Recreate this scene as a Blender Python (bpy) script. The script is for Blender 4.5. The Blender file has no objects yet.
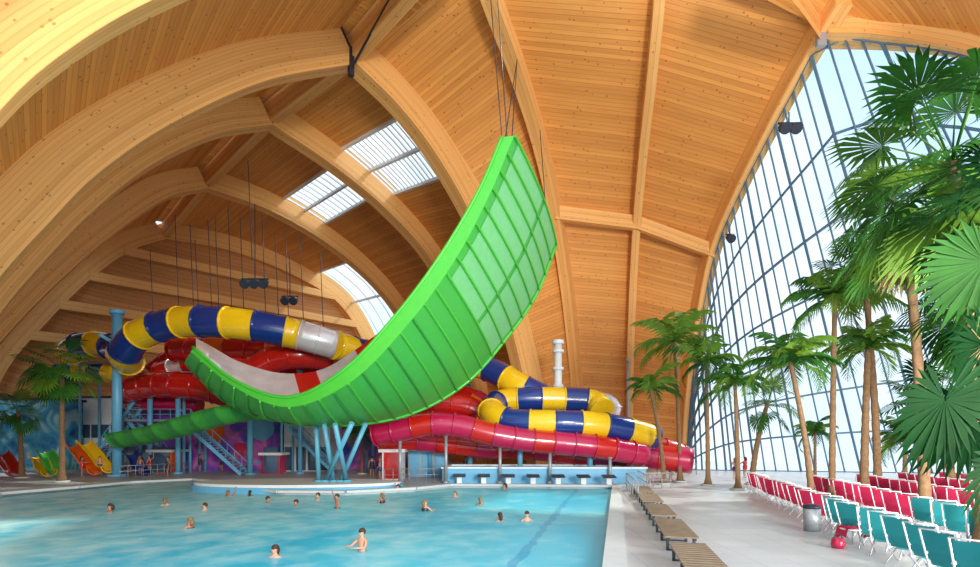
import bpy, math, random
from mathutils import Vector, Matrix
random.seed(7)
F=500.0; HOR=440.0; EYE=3.2; CU=490.0
def W(u,v,d): return Vector(((u-CU)/F*d, d, EYE+(HOR-v)/F*d))
def G(u,v,z=0.0):
    d=F*(EYE-z)/(v-HOR); return Vector(((u-CU)/F*d, d, z))
def PL(u,v,p,q):
    n=Vector((-(q[1]-p[1]), q[0]-p[0])); a=(u-CU)/F
    d=(n.x*p[0]+n.y*p[1])/(n.x*a+n.y); return W(u,v,d)
sc=bpy.context.scene
COL=sc.collection
# ---------------------------------------------------------------- materials
def newmat(name):
    m=bpy.data.materials.new(name); m.use_nodes=True
    nt=m.node_tree; b=nt.nodes['Principled BSDF']; return m,nt,b
def plain(name,c,rough=0.5,metal=0.0,var=0.08,scale=3.0,coat=0.0,spec=0.5):
    m,nt,b=newmat(name)
    tc=nt.nodes.new('ShaderNodeTexCoord'); no=nt.nodes.new('ShaderNodeTexNoise'); no.inputs['Scale'].default_value=scale
    nt.links.new(tc.outputs['Object'],no.inputs['Vector'])
    mx=nt.nodes.new('ShaderNodeMix'); mx.data_type='RGBA'
    mx.inputs[6].default_value=(c[0]*(1-var),c[1]*(1-var),c[2]*(1-var),1)
    mx.inputs[7].default_value=(min(1,c[0]*(1+var)),min(1,c[1]*(1+var)),min(1,c[2]*(1+var)),1)
    nt.links.new(no.outputs['Fac'],mx.inputs[0]); nt.links.new(mx.outputs[2],b.inputs['Base Color'])
    b.inputs['Roughness'].default_value=rough; b.inputs['Metallic'].default_value=metal
    b.inputs['Specular IOR Level'].default_value=spec
    if coat: b.inputs['Coat Weight'].default_value=coat
    return m
def timber(name,c1,c2,bw,line=0.5,axis=0,grain=(0.4,6)):
    m,nt,b=newmat(name); N=nt.nodes.new; L=nt.links.new
    uv=N('ShaderNodeUVMap'); sp=N('ShaderNodeSeparateXYZ'); L(uv.outputs[0],sp.inputs[0])
    dv=N('ShaderNodeMath'); dv.operation='DIVIDE'; L(sp.outputs[axis],dv.inputs[0]); dv.inputs[1].default_value=bw
    fl=N('ShaderNodeMath'); fl.operation='FLOOR'; L(dv.outputs[0],fl.inputs[0])
    fr=N('ShaderNodeMath'); fr.operation='FRACT'; L(dv.outputs[0],fr.inputs[0])
    wn=N('ShaderNodeTexWhiteNoise'); wn.noise_dimensions='1D'; L(fl.outputs[0],wn.inputs['W'])
    lt=N('ShaderNodeMath'); lt.operation='LESS_THAN'; L(fr.outputs[0],lt.inputs[0]); lt.inputs[1].default_value=0.14
    mp=N('ShaderNodeMapping'); L(uv.outputs[0],mp.inputs[0]); mp.inputs['Scale'].default_value=(grain[1],grain[0],1) if axis==0 else (grain[0],grain[1],1)
    ns=N('ShaderNodeTexNoise'); ns.inputs['Scale'].default_value=1.0; ns.inputs['Detail'].default_value=4; L(mp.outputs[0],ns.inputs['Vector'])
    ad=N('ShaderNodeMath'); ad.operation='MULTIPLY_ADD'; L(wn.outputs['Value'],ad.inputs[0]); ad.inputs[1].default_value=0.5; 
    ml=N('ShaderNodeMath'); ml.operation='MULTIPLY'; L(ns.outputs['Fac'],ml.inputs[0]); ml.inputs[1].default_value=0.6; L(ml.outputs[0],ad.inputs[2])
    mx=N('ShaderNodeMix'); mx.data_type='RGBA'; mx.inputs[6].default_value=(*c1,1); mx.inputs[7].default_value=(*c2,1); L(ad.outputs[0],mx.inputs[0])
    vo=N('ShaderNodeTexVoronoi'); vo.inputs['Scale'].default_value=1.9; L(uv.outputs[0],vo.inputs['Vector'])
    kn=N('ShaderNodeMath'); kn.operation='LESS_THAN'; L(vo.outputs['Distance'],kn.inputs[0]); kn.inputs[1].default_value=0.14
    k2=N('ShaderNodeMath'); k2.operation='MULTIPLY'; L(kn.outputs[0],k2.inputs[0]); k2.inputs[1].default_value=0.65
    l2=N('ShaderNodeMath'); l2.operation='MULTIPLY'; L(lt.outputs[0],l2.inputs[0]); l2.inputs[1].default_value=line
    mxx=N('ShaderNodeMath'); mxx.operation='MAXIMUM'; L(k2.outputs[0],mxx.inputs[0]); L(l2.outputs[0],mxx.inputs[1])
    m2=N('ShaderNodeMix'); m2.data_type='RGBA'; L(mxx.outputs[0],m2.inputs[0]); L(mx.outputs[2],m2.inputs[6]); m2.inputs[7].default_value=(c1[0]*.45,c1[1]*.35,c1[2]*.3,1)
    L(m2.outputs[2],b.inputs['Base Color']); b.inputs['Roughness'].default_value=0.6
    return m
M={}
M['roof']=timber('timber_cladding',(0.56,0.20,0.036),(0.88,0.40,0.09),0.34,0.38)
M['beam']=timber('glulam',(0.70,0.31,0.075),(0.92,0.51,0.17),0.34,0.30,axis=1,grain=(0.3,5))
M['darkwood']=timber('timber_gable',(0.44,0.17,0.04),(0.70,0.33,0.10),0.5,0.4)
M['white']=plain('white_paint',(0.80,0.83,0.85),0.5)
M['grey']=plain('grey_metal',(0.35,0.38,0.42),0.4,0.3)
M['dark']=plain('dark_metal',(0.03,0.04,0.06),0.4,0.3)
M['mull']=plain('facade_steel',(0.09,0.17,0.26),0.5,0.1)
M['green']=plain('green_fibreglass',(0.05,0.40,0.05),0.5,coat=0.1,var=0.04,scale=0.3)
M['lime']=plain('lime_fibreglass',(0.065,0.50,0.04),0.45,coat=0.15)
M['dgreen']=plain('dark_green_fibreglass',(0.03,0.27,0.05),0.45,coat=0.15)
M['seam']=plain('green_seam',(0.03,0.30,0.035),0.4)
M['pale']=plain('pale_green_panel',(0.17,0.53,0.20),0.5)
M['yellow']=plain('yellow_fibreglass',(0.88,0.55,0.01),0.25,coat=0.6)
M['blue']=plain('blue_fibreglass',(0.008,0.035,0.22),0.25,coat=0.5)
M['red']=plain('red_fibreglass',(0.56,0.010,0.008),0.25,coat=0.6)
M['magenta']=plain('magenta_fibreglass',(0.50,0.006,0.07),0.3,coat=0.6)
M['orange']=plain('orange_fibreglass',(0.82,0.13,0.01),0.3,coat=0.5)
M['silver']=plain('silver_inner',(0.74,0.70,0.73),0.2,0.25,coat=0.7,var=0.3,scale=1)
M['teal']=plain('teal_steel',(0.12,0.42,0.58),0.4)
M['skyblue']=plain('light_blue_paint',(0.14,0.45,0.70),0.4)
M['fteal']=plain('teal_fabric',(0.005,0.22,0.25),0.8)
M['fmag']=plain('magenta_fabric',(0.55,0.012,0.08),0.8)
M['bark']=plain('palm_bark',(0.24,0.14,0.07),0.9,var=0.5,scale=7)
M['leaf']=plain('palm_leaf',(0.030,0.135,0.014),0.6,var=0.5,scale=2,spec=.25)
M['leafl']=plain('palm_leaf_light',(0.12,0.25,0.022),0.6,var=0.45,scale=2,spec=.25)
M['leafd']=plain('palm_leaf_dark',(0.008,0.048,0.012),0.8,var=0.4,scale=2,spec=.05)
M['leafdry']=plain('palm_leaf_dry',(0.32,0.22,0.08),0.7,var=0.4,scale=2)
M['skin']=plain('skin',(0.62,0.32,0.21),0.5)
M['skin2']=plain('skin_tan',(0.40,0.19,0.12),0.5)
M['hair']=plain('brown_hair',(0.05,0.025,0.012),0.7)
M['hairb']=plain('fair_hair',(0.24,0.14,0.06),0.7)
M['cop']=plain('concrete_coping',(0.62,0.65,0.66),0.7)
M['benchw']=plain('bench_slats',(0.22,0.165,0.11),0.7,var=0.3)
M['tan']=plain('planter_soil',(0.25,0.18,0.1),0.9)
M['purple']=plain('purple_paint',(0.18,0.06,0.42),0.5,var=0.6,scale=.4)
M['glassdark']=plain('dark_tinted_glazing',(0.06,0.11,0.18),0.1,var=.5,scale=.8)
# floor
m,nt,b=newmat('deck_tiles'); tc=nt.nodes.new('ShaderNodeTexCoord'); br=nt.nodes.new('ShaderNodeTexBrick')
br.offset=0; br.inputs['Scale'].default_value=1.0; br.inputs['Brick Width'].default_value=1.0; br.inputs['Row Height'].default_value=1.0
br.inputs['Color1'].default_value=(0.58,0.60,0.63,1); br.inputs['Color2'].default_value=(0.66,0.67,0.69,1); br.inputs['Mortar'].default_value=(0.46,0.48,0.52,1); br.inputs['Mortar Size'].default_value=0.014
nf=nt.nodes.new('ShaderNodeTexNoise'); nf.inputs['Scale'].default_value=.35; nf.inputs['Detail'].default_value=5; nt.links.new(tc.outputs['Object'],nf.inputs['Vector'])
mm=nt.nodes.new('ShaderNodeMix'); mm.data_type='RGBA'; mm.blend_type='MULTIPLY'; mm.inputs[0].default_value=.3
nt.links.new(tc.outputs['Object'],br.inputs['Vector']); nt.links.new(br.outputs['Color'],mm.inputs[6]); nt.links.new(nf.outputs['Fac'],mm.inputs[7]); nt.links.new(mm.outputs[2],b.inputs['Base Color']); b.inputs['Roughness'].default_value=0.4
M['floor']=m
# water
m,nt,b=newmat('pool_water'); N=nt.nodes.new; L=nt.links.new
tc=N('ShaderNodeTexCoord'); n1=N('ShaderNodeTexNoise'); n1.inputs['Scale'].default_value=0.12; n1.inputs['Detail'].default_value=5; n1.inputs['Distortion'].default_value=0.6
L(tc.outputs['Object'],n1.inputs['Vector']); cr=N('ShaderNodeValToRGB'); cr.color_ramp.elements[0].position=0.35; cr.color_ramp.elements[0].color=(0.04,0.50,0.74,1)
cr.color_ramp.elements[1].position=0.70; cr.color_ramp.elements[1].color=(0.16,0.72,0.84,1); L(n1.outputs['Fac'],cr.inputs[0])
n3=N('ShaderNodeTexNoise'); n3.inputs['Scale'].default_value=1.0; n3.inputs['Detail'].default_value=6; n3.inputs['Distortion'].default_value=.3; L(tc.outputs['Object'],n3.inputs['Vector'])
mx=N('ShaderNodeMix'); mx.data_type='RGBA'
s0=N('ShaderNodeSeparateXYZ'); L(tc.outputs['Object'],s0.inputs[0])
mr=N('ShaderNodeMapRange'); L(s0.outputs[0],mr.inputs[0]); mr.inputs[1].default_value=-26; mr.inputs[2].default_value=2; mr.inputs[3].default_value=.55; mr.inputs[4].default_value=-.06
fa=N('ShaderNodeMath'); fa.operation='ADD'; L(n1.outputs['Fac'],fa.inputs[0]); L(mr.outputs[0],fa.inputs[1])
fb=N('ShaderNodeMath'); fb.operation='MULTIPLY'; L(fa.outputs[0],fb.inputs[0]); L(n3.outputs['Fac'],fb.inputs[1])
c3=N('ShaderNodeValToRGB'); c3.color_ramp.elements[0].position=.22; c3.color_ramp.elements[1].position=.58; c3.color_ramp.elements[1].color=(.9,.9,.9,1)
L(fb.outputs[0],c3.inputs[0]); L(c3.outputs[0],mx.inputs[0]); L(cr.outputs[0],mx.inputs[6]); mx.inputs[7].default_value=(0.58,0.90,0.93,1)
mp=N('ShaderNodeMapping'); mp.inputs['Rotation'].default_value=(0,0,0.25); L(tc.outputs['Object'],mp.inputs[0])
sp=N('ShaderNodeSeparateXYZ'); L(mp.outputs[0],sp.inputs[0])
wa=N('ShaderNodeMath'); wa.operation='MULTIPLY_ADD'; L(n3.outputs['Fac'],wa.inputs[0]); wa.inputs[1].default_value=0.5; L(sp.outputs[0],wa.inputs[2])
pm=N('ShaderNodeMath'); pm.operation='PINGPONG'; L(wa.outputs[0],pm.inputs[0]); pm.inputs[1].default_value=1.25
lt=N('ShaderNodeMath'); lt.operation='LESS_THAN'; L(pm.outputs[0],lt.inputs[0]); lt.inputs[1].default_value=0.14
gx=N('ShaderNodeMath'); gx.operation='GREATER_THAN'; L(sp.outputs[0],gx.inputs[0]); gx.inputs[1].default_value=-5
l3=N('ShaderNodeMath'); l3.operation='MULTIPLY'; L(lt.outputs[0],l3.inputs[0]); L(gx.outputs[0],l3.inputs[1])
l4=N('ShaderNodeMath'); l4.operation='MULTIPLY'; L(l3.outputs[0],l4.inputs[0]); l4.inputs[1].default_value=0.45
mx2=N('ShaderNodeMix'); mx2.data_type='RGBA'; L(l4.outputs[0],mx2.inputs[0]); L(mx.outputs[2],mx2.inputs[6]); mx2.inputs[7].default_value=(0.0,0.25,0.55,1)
L(mx2.outputs[2],b.inputs['Base Color']); b.inputs['Roughness'].default_value=0.28; b.inputs['IOR'].default_value=1.2
bp=N('ShaderNodeBump'); bp.inputs['Strength'].default_value=0.22; bp.inputs['Distance'].default_value=0.12; n2=N('ShaderNodeTexNoise'); n2.inputs['Scale'].default_value=1.1; n2.inputs['Detail'].default_value=3
L(tc.outputs['Object'],n2.inputs['Vector']); L(n2.outputs['Fac'],bp.inputs['Height']); L(bp.outputs[0],b.inputs['Normal'])
M['water']=m
# glass
m,nt,b=newmat('glass'); nt.nodes.remove(b); out=nt.nodes['Material Output']
tr=nt.nodes.new('ShaderNodeBsdfTransparent'); tr.inputs[0].default_value=(0.88,0.96,1,1); gl=nt.nodes.new('ShaderNodeBsdfGlossy'); gl.inputs['Roughness'].default_value=0.05
ms=nt.nodes.new('ShaderNodeMixShader'); ms.inputs[0].default_value=0.04
nt.links.new(tr.outputs[0],ms.inputs[1]); nt.links.new(gl.outputs[0],ms.inputs[2]); nt.links.new(ms.outputs[0],out.inputs[0]); M['glass']=m
def muralmat(name,cols,scale):
    m,nt,b=newmat(name); tc=nt.nodes.new('ShaderNodeTexCoord'); no=nt.nodes.new('ShaderNodeTexNoise'); no.inputs['Scale'].default_value=scale; no.inputs['Detail'].default_value=6; no.inputs['Distortion'].default_value=1
    cr=nt.nodes.new('ShaderNodeValToRGB'); e=cr.color_ramp.elements; e[0].position=.32; e[0].color=(*cols[0],1); e[1].position=.72; e[1].color=(*cols[-1],1)
    for i,c in enumerate(cols[1:-1]): x=e.new(.40+.24*i/max(1,len(cols)-3)); x.color=(*c,1)
    nt.links.new(tc.outputs['Object'],no.inputs['Vector']); nt.links.new(no.outputs['Fac'],cr.inputs[0]); nt.links.new(cr.outputs[0],b.inputs['Base Color']); return m
M['mural']=muralmat('painted_mural',[(.02,.03,.16),(.04,.08,.45),(.3,.08,.5),(.7,.15,.45),(.08,.45,.75)],.5)
M['mural2']=muralmat('painted_sea_mural',[(.02,.06,.2),(.03,.25,.55),(.08,.5,.7),(.5,.8,.85),(.05,.35,.15)],.5)
# ---------------------------------------------------------------- mesh builder
class MB:
    def __init__(s): s.v=[];s.f=[];s.m=[];s.sm=[];s.uv=[]
    def addv(s,p,uv=None): s.v.append(tuple(p)); s.uv.append(uv if uv else (p[0],p[2] if len(p)>2 else 0)); return len(s.v)-1
    def face(s,idx,mat=0,sm=False): s.f.append(tuple(idx)); s.m.append(mat); s.sm.append(sm)
    def quad(s,a,b,c,d,mat=0,sm=False):
        i=[s.addv(p) for p in (a,b,c,d)]; s.face(i,mat,sm)
    def box(s,c,size,mat=0,rz=0,R=None):
        c=Vector(c); h=Vector(size)/2; R=R or Matrix.Rotation(rz,3,'Z')
        i=[s.addv(c+R@Vector((x*h.x,y*h.y,z*h.z))) for x in(-1,1) for y in(-1,1) for z in(-1,1)]
        for f in((0,1,3,2),(4,6,7,5),(0,4,5,1),(2,3,7,6),(0,2,6,4),(1,5,7,3)): s.face([i[k] for k in f],mat)
    def bar(s,a,b,w,h,mat=0):
        a=Vector(a);b=Vector(b);t=(b-a); L=t.length
        if L<1e-6:return
        t/=L; up=Vector((0,0,1)) if abs(t.z)<.95 else Vector((1,0,0)); x=t.cross(up).normalized(); z=x.cross(t)
        s.box((a+b)/2,(w,L,h),mat,R=Matrix((x,t,z)).transposed())
    def tube(s,path,r,seg=10,mat=0,caps=True,matf=None,sm=True):
        path=[Vector(p) for p in path]; n=len(path); rr=r if isinstance(r,(list,tuple)) else [r]*n; rings=[]
        prev=None
        for k,p in enumerate(path):
            t=(path[min(k+1,n-1)]-path[max(k-1,0)]).normalized()
            if prev is None:
                up=Vector((0,0,1)) if abs(t.z)<.9 else Vector((1,0,0)); x=t.cross(up).normalized()
            else:
                x=(prev-t*prev.dot(t)).normalized()
            prev=x; y=x.cross(t)
            rings.append([s.addv(p+(x*math.cos(2*math.pi*j/seg)+y*math.sin(2*math.pi*j/seg))*rr[k]) for j in range(seg)])
        for k in range(n-1):
            mm=matf(k) if matf else mat
            for j in range(seg):
                s.face((rings[k][j],rings[k][(j+1)%seg],rings[k+1][(j+1)%seg],rings[k+1][j]),mm,sm)
        if caps: s.face(rings[0][::-1],mat); s.face(rings[-1],matf(n-2) if matf else mat)
    def cyl(s,a,b,r,seg=10,mat=0,r2=None): s.tube([a,b],[r,r if r2 is None else r2],seg,mat)
    def sphere(s,c,r,seg=10,mat=0,sc=(1,1,1),zmin=-1):
        c=Vector(c); rings=[]; nr=seg//2+1
        for i in range(nr+1):
            th=math.pi*i/nr; z=max(math.cos(th),zmin)
            rings.append([s.addv(c+Vector((r*sc[0]*math.sin(th)*math.cos(2*math.pi*j/seg),r*sc[1]*math.sin(th)*math.sin(2*math.pi*j/seg),r*sc[2]*z))) for j in range(seg)])
        for i in range(nr):
            for j in range(seg): s.face((rings[i][j],rings[i+1][j],rings[i+1][(j+1)%seg],rings[i][(j+1)%seg]),mat,True)
def mesh_of(mb,mats,name):
    me=bpy.data.meshes.new(name); me.from_pydata(mb.v,[],mb.f)
    for m_ in mats: me.materials.append(M[m_] if isinstance(m_,str) else m_)
    me.polygons.foreach_set('material_index',mb.m); me.polygons.foreach_set('use_smooth',mb.sm)
    uvl=me.uv_layers.new(name='UVMap'); 
    for lp in me.loops: uvl.data[lp.index].uv=mb.uv[lp.vertex_index]
    me.update(); return me
def obj(name,mb,mats,label=None,cat=None,group=None,kind=None,parent=None,loc=None,rz=0):
    me=mesh_of(mb,mats,name) if isinstance(mb,MB) else mb
    o=bpy.data.objects.new(name,me); COL.objects.link(o)
    if label:o['label']=label
    if cat:o['category']=cat
    if group:o['group']=group
    if kind:o['kind']=kind
    if parent:o.parent=parent
    if loc is not None:o.location=loc
    o.rotation_euler[2]=rz
    return o
def empty(name,label,cat,loc=(0,0,0),rz=0,group=None):
    o=bpy.data.objects.new(name,None); o.empty_display_size=.2; COL.objects.link(o); o.location=loc; o.rotation_euler[2]=rz
    o['label']=label;o['category']=cat
    if group:o['group']=group
    return o
def copy_thing(root,loc,rz,label=None):
    r=root.copy(); COL.objects.link(r); r.location=loc; r.rotation_euler[2]=rz
    if label: r['label']=label
    def rec(src,dst):
        for ch in src.children:
            c=ch.copy(); COL.objects.link(c); c.parent=dst; rec(ch,c)
    rec(root,r)
    return r
def local(mb,loc):
    l=Vector(loc); mb.v=[tuple(Vector(p)-l) for p in mb.v]; return mb
def cr_spline(pts,n=None,step=None):
    P=[Vector(p) for p in pts]; P=[P[0]*2-P[1]]+P+[P[-1]*2-P[-2]]; fine=[]
    for i in range(1,len(P)-2):
        for k in range(16):
            t=k/16; a,b,c,d=P[i-1],P[i],P[i+1],P[i+2]
            fine.append(.5*((2*b)+(c-a)*t+(2*a-5*b+4*c-d)*t*t+(3*b-a-3*c+d)*t**3))
    fine.append(P[-2]); cum=[0]
    for a,b in zip(fine,fine[1:]): cum.append(cum[-1]+(b-a).length)
    T=cum[-1]
    if step: n=max(2,int(round(T/step))+1)
    out=[];j=0
    for i in range(n):
        s=T*i/(n-1)
        while j<len(cum)-2 and cum[j+1]<s: j+=1
        q=(s-cum[j])/max(1e-9,cum[j+1]-cum[j]); out.append(fine[j].lerp(fine[j+1],min(1,max(0,q))))
    return out
# ---------------------------------------------------------------- roof
def cplane(c):
    n=Vector((-.7071,.7071)); p=n*c; return (tuple(p),(p.x+.7071,p.y+.7071))
NS=60
def arch(pix,pl): return cr_spline([PL(u,v,*pl) for u,v in pix],NS)
def outdirs(pts,pl):
    n=Vector((-(pl[1][1]-pl[0][1]),pl[1][0]-pl[0][0],0)).normalized(); res=[]
    for i in range(len(pts)):
        t=(pts[min(i+1,len(pts)-1)]-pts[max(i-1,0)]).normalized(); res.append(t.cross(n))
    if sum(o.z for o in res)<0: res=[-o for o in res]
    return res,n
beamlabel="curved laminated timber roof arch beam"
def beam(pts,outs,n,w,d,label=beamlabel,name='roof_beam',group='laminated timber roof arches'):
    mb=MB(); N_=len(pts); s=0; rings=[]
    if not isinstance(outs,list): outs=[outs]*N_
    nn=n if isinstance(n,list) else [n]*N_
    for i,p in enumerate(pts):
        if i: s+=(pts[i]-pts[i-1]).length
        o=outs[i]; m_=nn[i]
        c=[p-m_*w/2, p+m_*w/2, p+m_*w/2+o*d, p-m_*w/2+o*d]
        vv=[0,w,w+d,2*w+d]
        rings.append([mb.addv(c[k],(s,vv[k])) for k in range(4)])
    for i in range(N_-1):
        for k in range(4): mb.face((rings[i][k],rings[i+1][k],rings[i+1][(k+1)%4],rings[i][(k+1)%4]),0)
    mb.face(rings[0]);mb.face(rings[-1][::-1])
    return obj(name,mb,['beam'],label,'beam',group)
def loft(A,B,name='ceiling',mat='roof',skip=(),M_=6):
    mb=MB(); g=[]; s=0
    for i in range(len(A)):
        if i: s+=((A[i]-A[i-1]).length+(B[i]-B[i-1]).length)/2
        w=(A[i]-B[i]).length
        g.append([mb.addv(A[i].lerp(B[i],j/M_),(s,w*j/M_)) for j in range(M_+1)])
    for i in range(len(A)-1):
        for j in range(M_):
            if any(a<=i<b and c<=j<d for a,b,c,d in skip): continue
            mb.face((g[i][j],g[i+1][j],g[i+1][j+1],g[i][j+1]),0,True)
    return obj(name,mb,[mat],kind='structure',label='curved timber plank lining between the arches')
wn=[0]
def skylight(A,B,a,b,c,d,M_=6,nb=8,label='bright roof skylight with slim white glazing bars'):
    wn[0]+=1; mb=MB()
    P=lambda i,j:A[i].lerp(B[i],j/M_)
    for i in range(a,b):
        mb.quad(P(i,c),P(i+1,c),P(i+1,d),P(i,d),0)
    for k in range(nb+1):
        j=c+(d-c)*k/nb
        for i in range(a,b): mb.bar(P(i,j),P(i+1,j),.12,.2,1)
    for i in (a,(a+b)//2,b): mb.bar(P(i,c),P(i,d),.3,.3,1)
    return obj('window_%d'%wn[0],mb,['glass','white'],kind='structure',label=label)
OFF=2.2; BD=2.8; BW=1.25
Cs=[12.5,21.25,32.75,44,60,78]
Lpix=[[(470,-330),(330,-310),(190,-250),(60,-150),(-60,-20),(-180,140),(-260,300),(-300,480)],
 [(457,-47),(330,-45),(235,-25),(140,15),(60,65),(0,120),(-80,225),(-140,340),(-190,500)],
 [(352,68),(265,85),(175,125),(100,175),(45,230),(0,280),(-50,350),(-90,490)],
 [(270,128),(215,137),(150,168),(90,216),(40,268),(0,316),(-40,385),(-70,475)],
 [(207,190),(165,200),(110,238),(55,286),(0,344),(-35,395),(-60,468)],
 [(165,240),(130,252),(90,280),(45,325),(5,374),(-30,460)]]
Rpix=[None,None,
 [(352,68),(395,110),(432,158),(465,215),(492,280),(512,350),(525,410),(532,472)],
 [(270,128),(330,168),(385,213),(428,262),(455,320),(472,390),(480,470)],
 [(207,190),(270,213),(330,248),(378,290),(408,335),(425,390),(435,465)],
 [(165,240),(230,252),(290,275),(338,305),(365,350),(380,400),(385,462)]]
AL=[];OL=[]
def offc(a,o,off):
    return [p+q*off for p,q in zip(a,o)]
for c,px in zip(Cs,Lpix):
    pl=cplane(c); a=arch(px,pl); o,n=outdirs(a,pl); AL.append(a); OL.append(offc(a,o,OFF))
    if c>13 : beam(a,o,n,BW,BD)
AR={};OR={}
for k in (2,3,4,5):
    pl=cplane(Cs[k]); a=arch(Rpix[k],pl); o,n=outdirs(a,pl); AR[k]=a; OR[k]=offc(a,o,OFF)
    beam(a,o,n,BW,BD)
for k in range(4): loft(OL[k],OL[k+1])
skL=(14,50,4,5)
loft(OL[4],OL[5],skip=[skL]); skylight(OL[4],OL[5],*skL,nb=1,label='long narrow glazed slot between the timber arches')
rp5=((-1.9,28.3),(9.4,55)); rp6=((11.25,32.5),(15.6,56)); rp7=((22.2,33.5),(21,52.5))
R5=arch([(470,-60),(488,0),(516,75),(538,145),(552,205),(562,265),(570,330),(576,400),(578,468)],rp5)
R6=arch([(663,-60),(660,0),(652,80),(643,160),(636,240),(632,320),(630,400),(630,468)],rp6)
R7=arch([(845,5),(822,42),(795,88),(767,140),(739,195),(716,250),(702,315),(691,395),(686,470)],rp7)
ribs={}
for key,a,pl,w in ((5,R5,rp5,1.0),(6,R6,rp6,.75),(7,R7,rp7,1.1)):
    o,n=outdirs(a,pl); ribs[key]=[p+q*1.4 for p,q in zip(a,o)]; beam(a,o,n,w,1.9)
sk1=(8,16,1,6); sk2=(9,15,1,6); sk3=(22,37,1,6)
loft(OR[2],OR[3],skip=[sk1]); skylight(OR[2],OR[3],*sk1,nb=16)
loft(OR[3],OR[4],skip=[sk2]); skylight(OR[3],OR[4],*sk2,nb=12)
loft(OR[4],OR[5],skip=[sk3]); skylight(OR[4],OR[5],*sk3,nb=4,label='tall sloping window between timber arches')
loft(OR[2],ribs[5]); loft(ribs[5],ribs[6]); loft(ribs[6],ribs[7])
OR[1]=[AL[1][0]+Vector((1.2,1.2,OFF-.3))]
for k in range(1,5):
    a,b=AL[k][0],AL[k+1][0]; n=Vector((.7071,.7071,0))
    beam([a.lerp(b,t/6)+Vector((0,0,.3)) for t in range(7)],Vector((0,0,1)),n,.8,1.8,'straight timber ridge beam joining two arches','ridge_beam','timber ridge beams')
    p1,p2=OL[k][0]-n*1.0,OL[k+1][0]-n*1.0; q1,q2=OR[k][0]+n*1.0,OR[k+1][0]+n*1.0; up=Vector((0,0,.25))
    loft([p1+up,p2+up],[q1+up,q2+up],M_=2)
def at_z(path,z):
    for a,b in zip(path,path[1:]):
        if (a.z-z)*(b.z-z)<=0: return a.lerp(b,(z-a.z)/(b.z-a.z+1e-9))
    return path[-1]
for (a,b) in ((at_z(R5,24.0),at_z(R6,23.5)),(at_z(R6,23.5),at_z(R7,20.5))):
    d_=(b-a).normalized(); n=Vector((-d_.y,d_.x,0)).normalized()
    beam([a,b],Vector((0,0,1)),n,.6,1.3,'horizontal timber purlin between roof ribs','roof_purlin','horizontal timber purlins')
# end gable wall
mb=MB(); L5=AL[5]; Rr=AR[5]
full=list(reversed(L5))+Rr[1:]
off=Vector((-.7071,.7071,0))*.6; s=0; prev=None
for i,p in enumerate(full):
    q=p+off; t=mb.addv(q+Vector((0,0,2.5)),(q.z,s)); b_=mb.addv((q.x,q.y,0),(0,s)); 
    if prev: mb.face((prev[0],t,b_,prev[1]))
    prev=(t,b_)
    if i<len(full)-1: s+=(full[i+1]-p).xy.length
obj('wall_end',mb,['darkwood'],kind='structure',label='timber end gable wall')
for z in (26.5,22.5,18.5,14.5):
    a=at_z(L5,z+0.1); b=at_z(Rr,z+0.1); n=Vector((-.7071,.7071,0)); 
    beam([a-n*.4,b-n*.4],Vector((0,0,1)),n,1.0,1.1,'horizontal timber beam across the gable','gable_beam','horizontal gable beams')
# rim beam and roof above the facade
iR=min(range(NS),key=lambda i:abs(HOR-(R7[i].z-EYE)*F/R7[i].y-44))
rim=cr_spline([R7[iR],W(870,42,33),W(925,48,31.5),W(985,62,29.5),W(1080,115,27),W(1200,230,26),W(1300,380,25),W(1350,500,26)],NS)
sd=[]
for i in range(NS):
    t=(rim[min(i+1,NS-1)]-rim[max(i-1,0)]).normalized(); sd.append(t.cross(Vector((0,0,1))).normalized())
beam(rim,Vector((0,0,1)),sd,1.4,1.3,'curved laminated timber rim beam above the glass facade','rim_beam','rim beams')
rt=[p+Vector((0,0,.8)) for p in rim]
ov=cr_spline([W(650,-60,31),W(800,-250,24),W(980,-300,20),W(1200,-200,16),W(1400,0,14),W(1500,200,14)],NS)
loft(rt,ov)
loft([ribs[7][0]]*2+[R7[iR]+Vector((0,0,1))], [ribs[6][0]]*2+[ov[0]],M_=3)
beam(cr_spline([W(822,42,33.3),W(800,10,30),W(760,-40,27)],10),Vector((0,0,1)),Vector((.8,.6,0)),.9,1.4,'timber beam meeting the rim at a steel node','roof_beam')
mb=MB(); p=W(821,38,33.0)
mb.box(p,(.6,.25,1.1)); obj('steel_bracket',mb,['grey'],'grey steel connector plate joining roof beams','bracket')
mb=MB(); p=PL(351,62,*cplane(32.2)); mb.box(p,(.35,.35,2.0),rz=.785); mb.bar(p+Vector((0,0,.9)),p+Vector((-1.2,-1.2,3.4)),.12,.12); mb.bar(p+Vector((0,0,-.5)),p+Vector((3.5,-3.5,1.5)),.12,.12)
obj('steel_bracket',mb,['dark'],'dark steel node connecting the main arches at the ridge','bracket')
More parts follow.
